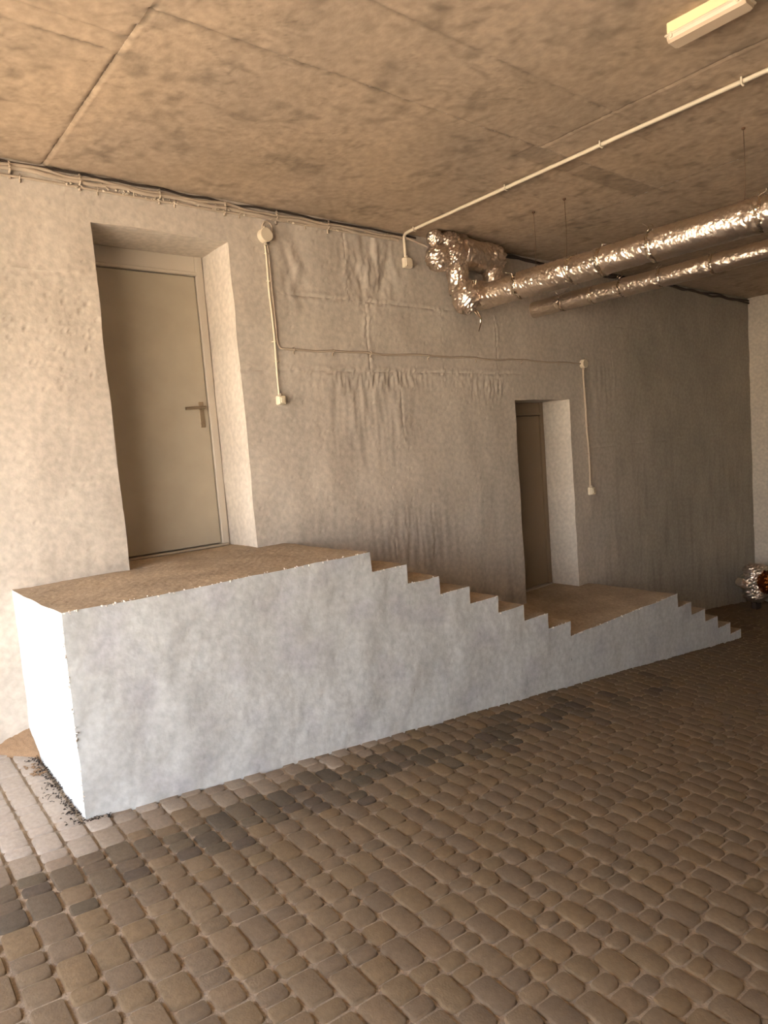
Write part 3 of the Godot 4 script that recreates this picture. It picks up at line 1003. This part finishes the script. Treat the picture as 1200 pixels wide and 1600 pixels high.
func square_box(called: String, label: String, p: Vector3, s: float, d: float, cat: String) -> void:
	var t := thing(called, label, cat, p)
	var a := Acc.new()
	box(a, Vector3(-s / 2, -s / 2, -0.004), Vector3(s / 2, s / 2, d * 0.7), 0.006)
	obj("body", a, M.plastic, t)
	a = Acc.new()
	box(a, Vector3(-s / 2 + 0.003, -s / 2 + 0.003, d * 0.7), Vector3(s / 2 - 0.003, s / 2 - 0.003, d), 0.006)
	var cover := obj("cover", a, M.plastic, t)
	a = Acc.new()
	lathe(a, Vector3(0, s / 2 - 0.002, d * 0.4), Vector3.UP, [[0.0, 0.014], [0.012, 0.014], [0.02, 0.010], [0.02, 0.0]], 10)
	obj("gland", a, M.plastic_grey, t)
	if cat == "switch":
		a = Acc.new()
		box(a, Vector3(-s * 0.25, -s * 0.3, d - 0.003), Vector3(s * 0.25, s * 0.3, d + 0.006), 0.003)
		obj("rocker", a, M.plastic, cover)
	else:
		for sx in [-1.0, 1.0]:
			a = Acc.new()
			lathe(a, Vector3(sx * (s / 2 - 0.012), sx * (s / 2 - 0.012), d), Vector3(0, 0, 1), [[-0.001, 0.005], [0.001, 0.005], [0.001, 0.0]], 8)
			obj("screw", a, M.steel, cover)


func round_box(called: String, label: String, p: Vector3, r: float, d: float) -> void:
	var t := thing(called, label, "junction box", p)
	var a := Acc.new()
	lathe(a, Vector3.ZERO, Vector3(0, 0, 1), [[-0.004, r], [d * 0.75, r * 0.97], [d * 0.75, r * 0.9]], 24)
	obj("body", a, M.plastic, t)
	a = Acc.new()
	lathe(a, Vector3.ZERO, Vector3(0, 0, 1), [[d * 0.72, r * 1.02], [d * 0.95, r * 1.02], [d, r * 0.94], [d, 0.0]], 24)
	obj("lid", a, M.plastic, t)
	for w in [PI / 2, -PI / 2]:
		a = Acc.new()
		lathe(a, Vector3(cos(w), sin(w), 0) * r * 0.95 + Vector3(0, 0, d * 0.4), Vector3(cos(w), sin(w), 0), [[0.0, 0.013], [0.016, 0.013], [0.02, 0.009], [0.02, 0.0]], 10)
		obj("gland", a, M.plastic_grey, t)


func wire_line(called: String, label: String, pts: PackedVector3Array, r: float, m: Material, clips: Array, out: Vector3, cat := "cable", group := "") -> Node3D:
	var t := thing(called, label, cat, pts[0], group)
	var a := Acc.new()
	var rel := PackedVector3Array()
	for p in pts: rel.append(p - pts[0])
	tube(a, rel, r, 8)
	var body := obj("sheath" if cat == "cable" else "tube", a, m, t)
	for c in clips:
		clip(body, c[0] - pts[0], c[1], out, r * 1.25, M.cable_paint if m == M.cable_paint else M.plastic)
	return t


func wavy(p: Vector3, q: Vector3, amp: Vector3, seed_o: float, step := 0.03, f := 1.6) -> PackedVector3Array:
	var n := maxi(2, int(p.distance_to(q) / step))
	var out := PackedVector3Array()
	for k in n + 1:
		var s := float(k) / n
		var l := p.distance_to(q) * s
		var e := minf(1.0, minf(s, 1.0 - s) * 12.0)
		out.append(p.lerp(q, s) + Vector3(amp.x * nb.get_noise_2d(l * f, seed_o), amp.y * nb.get_noise_2d(l * f, seed_o + 40.0), amp.z * absf(nb.get_noise_2d(l * f, seed_o + 80.0))) * e)
	return out


func build_electrics() -> void:
	var X := Vector3(1, 0, 0)
	var Z := Vector3(0, 0, 1)
	# conduit over the ceiling, bent down to the square box
	var path := smooth_path([Vector3(3.165, 2.17, 0.018), Vector3(3.16, 2.352, 0.02), Vector3(3.14, 2.354, 0.09), Vector3(3.118, 2.352, 1.9), Vector3(3.12, 2.352, SOUTH - 0.02)], 0.06, 7)
	var clips := []
	for z in [0.18, 1.13, 1.88, 2.70, 3.6]: clips.append([Vector3(3.14 - 0.022 * minf(z / 1.9, 1.0), 2.354, z), Z])
	wire_line("conduit", "cream plastic conduit crossing the ceiling and bending down to the square box", path, 0.0125, M.plastic, clips, Vector3(0, -1, 0), "conduit")
	square_box("junction_box", "cream square junction box under the bend of the ceiling conduit", Vector3(3.172, 2.13, 0.006), 0.082, 0.05, "junction box")
	wire_line("cable", "short painted cable from the conduit bend to the wrapped valves", wavy(Vector3(3.17, 2.34, 0.02), Vector3(3.36, 2.27, 0.08), Vector3(0.0, 0.01, 0.01), 7.0, 0.02), 0.008, M.cable_paint, [], Z)
	# round box and what hangs from it
	round_box("junction_box", "cream round junction box on the wall right of the tall door recess", Vector3(1.838, 2.17, 0.004), 0.048, 0.05)
	var loop := PackedVector3Array()
	for k in 15:
		var w := lerpf(-0.3, PI + 0.9, k / 14.0)
		loop.append(Vector3(1.865 - 0.04 * cos(w + PI) * -1.0 - 0.0, 2.225 + 0.045 * sin(w), 0.022))
	wire_line("cable", "small loop of painted cable curling over the round junction box", loop, 0.007, M.cable_paint, [], Z)
	var v1 := wavy(Vector3(1.838, 2.125, 0.014), Vector3(1.842, 1.06, 0.014), Vector3(0.006, 0, 0.004), 3.0)
	var cl := []
	for y in [2.05, 1.86, 1.44, 1.30]: cl.append([Vector3(1.84, y, 0.014), Vector3.UP])
	wire_line("cable", "cream cable straight down from the round box to the switch", v1, 0.008, M.plastic, cl, Z)
	var v2 := PackedVector3Array()
	v2.append_array(wavy(Vector3(1.858, 2.125, 0.012), Vector3(1.864, 1.48, 0.012), Vector3(0.006, 0, 0.003), 13.0))
	v2.append_array(smooth_path([Vector3(1.864, 1.47, 0.012), Vector3(1.872, 1.396, 0.012), Vector3(1.96, 1.392, 0.012)], 0.06, 6))
	v2.append_array(wavy(Vector3(1.98, 1.392, 0.012), Vector3(5.58, 1.358, 0.012), Vector3(0, 0.018, 0.004), 23.0, 0.05))
	cl = []
	for x in [2.0, 2.35, 2.72, 3.35, 3.95, 4.6, 5.2]: cl.append([Vector3(x, 1.392 - 0.0094 * (x - 1.98), 0.012), X])
	wire_line("cable", "long painted cable turning off along the wall to the small round box", v2, 0.0085, M.cable_paint, cl, Z)
	square_box("light_switch", "cream square switch at the foot of the cable right of the tall door", Vector3(1.848, 1.026, 0.005), 0.066, 0.042, "switch")
	round_box("junction_box", "small grey round junction box above the corner of the lower door recess", Vector3(5.62, 1.356, 0.005), 0.045, 0.045)
	cl = []
	for y in [1.1, 0.7, 0.4]: cl.append([Vector3(5.635, y, 0.014), Vector3.UP])
	wire_line("cable", "painted cable down the wall right of the lower door to its switch", wavy(Vector3(5.622, 1.31, 0.014), Vector3(5.645, 0.04, 0.014), Vector3(0.012, 0, 0.004), 33.0), 0.012, M.cable_paint, cl, Z)
	square_box("light_switch", "cream square switch on the dark wall right of the lower door", Vector3(5.648, -0.004, 0.006), 0.082, 0.05, "switch")
	# bundle in the corner of wall and ceiling
	var tops := [["dark uppermost cable of the bundle between wall and ceiling", 2.358, 0.012, 0.0075, M.cable, 0.012, 50.0, 3.3], ["thinner painted cable in the middle of the bundle along the wall top", 2.338, 0.014, 0.010, M.cable_paint, 0.014, 60.0, 3.2], ["thick painted over cable below the dark ones along the wall top", 2.318, 0.012, 0.013, M.cable_paint, 0.012, 70.0, 3.1]]
	for c in tops:
		var pts := wavy(Vector3(WEST + 0.02, c[1] + 0.006, c[2]), Vector3(c[7], c[1] - 0.008, c[2]), Vector3(0, c[5] * 1.3, 0.012), c[6], 0.04, 2.2)
		var ks := []
		if c[4] == M.cable_paint:
			for x in [0.25, 0.62, 1.1, 1.55, 1.95, 2.4]: ks.append([Vector3(x, c[1], c[2] + 0.004), X])
		wire_line("cable", c[0], pts, c[3], c[4], ks, Z, "cable")
	var low := wavy(Vector3(WEST + 0.02, 2.255, 0.008), Vector3(3.05, 2.306, 0.008), Vector3(0, 0.008, 0.004), 90.0, 0.05)
	var lk := []
	for x in [0.3, 0.72, 1.2, 1.66, 2.2]: lk.append([Vector3(x, 2.26 + 0.0088 * (x + 2.7), 0.008), X])
	wire_line("cable", "thin painted cable running just under the cable bundle at the wall top", low, 0.008, M.cable_paint, lk, Z)
	wire_line("cable", "dark slack cable in the far corner between wall and ceiling beyond the pipes", wavy(Vector3(4.3, 2.35, 0.02), Vector3(EAST - 0.02, 2.30, 0.02), Vector3(0, 0.05, 0.03), 95.0, 0.06, 1.0), 0.014, M.cable, [], Z)
	wire_line("cable", "second dark cable in the far corner under the slack one beyond the pipes", wavy(Vector3(4.3, 2.33, 0.02), Vector3(EAST - 0.02, 2.335, 0.02), Vector3(0, 0.03, 0.02), 99.0, 0.06, 1.0), 0.012, M.cable, [], Z)
	# plaster dabs over the bundle
	var a := Acc.new()
	for k in 150:
		var x := rng.randf_range(0.45, 1.75) if rng.randf() < 0.75 else rng.randf_range(1.9, 3.1)
		crumb(a, Vector3(x, 2.292 + 0.008 * x + rng.randf_range(-0.018, 0.024), 0.018), rng.randf_range(0.004, 0.012))
	var dab := obj("plaster_crumbs", a, M.plaster, self, true)
	tag(dab, "rough dabs of plaster stuck between the cables at the wall top", "plaster")
	# batten lamp, switched off
	var t := thing("ceiling_lamp", "cream batten ceiling lamp with a milky diffuser, switched off, at the top right", "lamp", Vector3(2.372, CEIL, 2.70))
	a = Acc.new()
	box(a, Vector3(-0.048, -0.05, 0.006), Vector3(0.048, 0.008, 0.334), 0.006)
	obj("housing", a, M.lamp, t)
	a = Acc.new()
	box(a, Vector3(-0.058, -0.056, 0.0), Vector3(0.058, -0.046, 0.34), 0.004)
	obj("rim", a, M.plastic, t)
	a = Acc.new()
	var prof := [Vector2(-0.053, -0.054), Vector2(-0.048, -0.07), Vector2(-0.036, -0.08), Vector2(0.036, -0.08), Vector2(0.048, -0.07), Vector2(0.053, -0.054)]
	var zs := [0.006, 0.018, 0.322, 0.334]
	var rows := []
	for k in 4:
		var row := []
		for q in prof:
			var sh := 0.86 if k == 0 or k == 3 else 1.0
			row.append(Vector3(q.x * sh, -0.054 + (q.y + 0.054) * sh, zs[k]))
		rows.append(row)
	for k in 3:
		for j in 5:
			var s := a.v.size()
			for q in [rows[k][j], rows[k][j + 1], rows[k + 1][j + 1], rows[k + 1][j]]: a.add(q)
			a.quad(s, s + 3, s + 2, s + 1)
	for k in [0, 3]:
		var s := a.v.size()
		for q in rows[k]: a.add(q)
		for j in range(1, 5):
			if k == 0: a.tri(s, s + j, s + j + 1)
			else: a.tri(s, s + j + 1, s + j)
	var cover := obj("diffuser", a, M.diffuser, t)
	a = Acc.new()
	lathe(a, Vector3(0.0, -0.03, 0.33), Vector3(0, 0, 1), [[0.0, 0.017], [0.016, 0.017], [0.03, 0.012], [0.03, 0.0]], 12)
	obj("cable_gland", a, M.plastic_grey, t)
	for z in [0.03, 0.31]:
		for s in [-1.0, 1.0]:
			a = Acc.new()
			box(a, Vector3(s * 0.055 - 0.005, -0.068, z - 0.006), Vector3(s * 0.055 + 0.005, -0.044, z + 0.006), 0.003)
			obj("clip", a, M.plastic, cover)


# ---------------------------------------------------------------- odds and ends
func build_odds() -> void:
	# wrapped valve by the far corner
	var c := Vector3(9.05, -1.62, 0.30)
	var t := thing("wrapped_valve", "foil wrapped pipe valve lying low by the far corner beyond the stairs", "valve", c)
	var parts := [[Vector3(0.0, 0.0, 0.0), Vector3(0.17, 0.16, 0.17)], [Vector3(-0.02, -0.15, 0.02), Vector3(0.16, 0.12, 0.15)], [Vector3(0.02, 0.16, 0.02), Vector3(0.17, 0.09, 0.16)], [Vector3(-0.05, 0.03, 0.2), Vector3(0.13, 0.15, 0.14)]]
	for k in parts.size():
		var a := Acc.new()
		lump(a, parts[k][0], parts[k][1], k * 19.0 + 300.0, 0.22)
		var wrap := obj("valve_wrap", a, M.foil if k != 3 else M.brass, t)
		if k == 3: wrap.set_meta("label", "copper coloured wrapping")
	var e := Acc.new()
	sleeve(e, line(Vector3(-0.12, -0.02, -0.05), Vector3(-0.26, 0.05, -0.1), 0.01), 0.055, 400.0, 0.15, 30)
	obj("pipe_stub", e, M.foil, t)
	e = Acc.new()
	sleeve(e, line(Vector3(0.0, -0.05, 0.1), Vector3(0.05, -0.08, 1.2), 0.012), 0.11, 410.0, 0.12, 36)
	obj("pipe_wrap", e, M.foil, t)
	for z in [0.02, 0.75]:
		e = Acc.new()
		box(e, Vector3(-0.09, -0.44, z - 0.03), Vector3(0.09, -0.16, z + 0.03), 0.006)
		obj("support_foot", e, M.cable, t)
	# heap of earth where the stair end meets the wall
	var a := Acc.new()
	var nu := 26
	for j in nu + 1:
		for k in nu + 1:
			var x := lerpf(-0.26, 0.01, float(j) / nu)
			var z := lerpf(-0.02, 0.26, float(k) / nu)
			var d := maxf(0.0, 1.0 - (absf(x) / 0.24 + z / 0.22))
			a.add(Vector3(x, floor_at(x, z) - 0.016 + d * 0.10 + 0.022 * clampf(d * 6.0, 0.0, 1.0) + 0.007 * nb.get_noise_2d(x * 30.0, z * 30.0), z))
	for j in nu:
		for k in nu:
			var q := j * (nu + 1) + k
			a.quad(q, q + 1, q + nu + 2, q + nu + 1)
	var heap := obj("earth_heap", a, M.dirt, self, true)
	tag(heap, "small heap of brown earth in the corner at the left end of the staircase", "earth")
	a = Acc.new()
	for k in 330:
		var z := rng.randf_range(0.06, 1.03)
		var x := -absf(rng.randfn(0.0, 0.035)) - 0.003
		if rng.randf() < 0.07:
			x = rng.randf_range(0.0, 0.10)
			z = STAIR_W + absf(rng.randfn(0.0, 0.012)) + 0.004
		var p := Vector3(x, floor_at(x, z) + 0.002, z)
		if rng.randf() < 0.4:
			var d := Vector3(rng.randf_range(-1, 1), rng.randf_range(0.0, 0.5), rng.randf_range(-1, 1)).normalized() * rng.randf_range(0.008, 0.028)
			tube(a, PackedVector3Array([p, p + d * 0.5 + Vector3(0, 0.004, 0), p + d]), 0.0014, 4)
		else: crumb(a, p, rng.randf_range(0.002, 0.008), 0.5)
	var litter := obj("dry_litter", a, M.debris, self, true)
	tag(litter, "dark dry litter of twigs and crumbs along the foot of the stair end", "litter")
	a = Acc.new()
	for k in 26:
		var z := rng.randf_range(0.25, 0.42)
		var x := rng.randf_range(-0.1, -0.02)
		crumb(a, Vector3(x, floor_at(x, z) + 0.003, z), rng.randf_range(0.005, 0.014), 0.35)
	var soil := obj("dry_leaves", a, M.dirt, self, true)
	tag(soil, "scatter of brown dry leaf bits on the pavers beside the stair end", "leaves")


func _ready() -> void:
	# camera
	var cam := Camera3D.new()
	cam.name = "camera"
	cam.position = EYE
	cam.rotation = Vector3(-0.0919342, -0.6884740, -0.0784340)
	cam.fov = rad_to_deg(2.0 * atan(800.0 / 1060.17))
	cam.near = 0.05
	cam.far = 200.0
	add_child(cam)
	cam.current = true
	# sky, exposure
	var we := WorldEnvironment.new()
	we.name = "world"
	var env := Environment.new()
	var sky := Sky.new()
	var sm := ProceduralSkyMaterial.new()
	sm.sky_top_color = Color(0.74, 0.78, 0.86)
	sm.sky_horizon_color = Color(1.0, 0.98, 0.95)
	sm.sky_curve = 0.25
	sm.ground_bottom_color = Color(0.45, 0.42, 0.38)
	sm.ground_horizon_color = Color(0.7, 0.68, 0.65)
	sm.sun_angle_max = 0.0
	sm.sky_energy_multiplier = 1.0
	sky.sky_material = sm
	env.background_mode = Environment.BG_SKY
	env.sky = sky
	env.background_energy_multiplier = 2.7
	env.tonemap_mode = Environment.TONE_MAPPER_LINEAR
	env.tonemap_exposure = 6.9
	env.sdfgi_enabled = true
	env.ssao_enabled = true
	env.ssil_enabled = true
	we.environment = env
	add_child(we)
	# the sun stands behind the building line and lights the paving outside the gateway
	var sun := DirectionalLight3D.new()
	sun.name = "sun"
	sun.rotation = Vector3(deg_to_rad(-52), deg_to_rad(20), 0)
	sun.light_energy = 9.5
	sun.light_color = Color(1.0, 0.94, 0.85)
	sun.light_angular_distance = 0.6
	sun.shadow_enabled = true
	add_child(sun)

	rng.seed = 20240611
	na.noise_type = FastNoiseLite.TYPE_SIMPLEX_SMOOTH
	na.frequency = 1.0
	na.fractal_type = FastNoiseLite.FRACTAL_NONE
	nb.noise_type = FastNoiseLite.TYPE_SIMPLEX_SMOOTH
	nb.seed = 9
	nb.frequency = 1.0
	nb.fractal_octaves = 2
	nf.noise_type = FastNoiseLite.TYPE_SIMPLEX_SMOOTH
	nf.seed = 31
	nf.frequency = 1.0
	nf.fractal_type = FastNoiseLite.FRACTAL_NONE
	make_materials()
	build_shell()
	build_floor()
	build_stairs()
	build_pipes()
	build_electrics()
	build_odds()
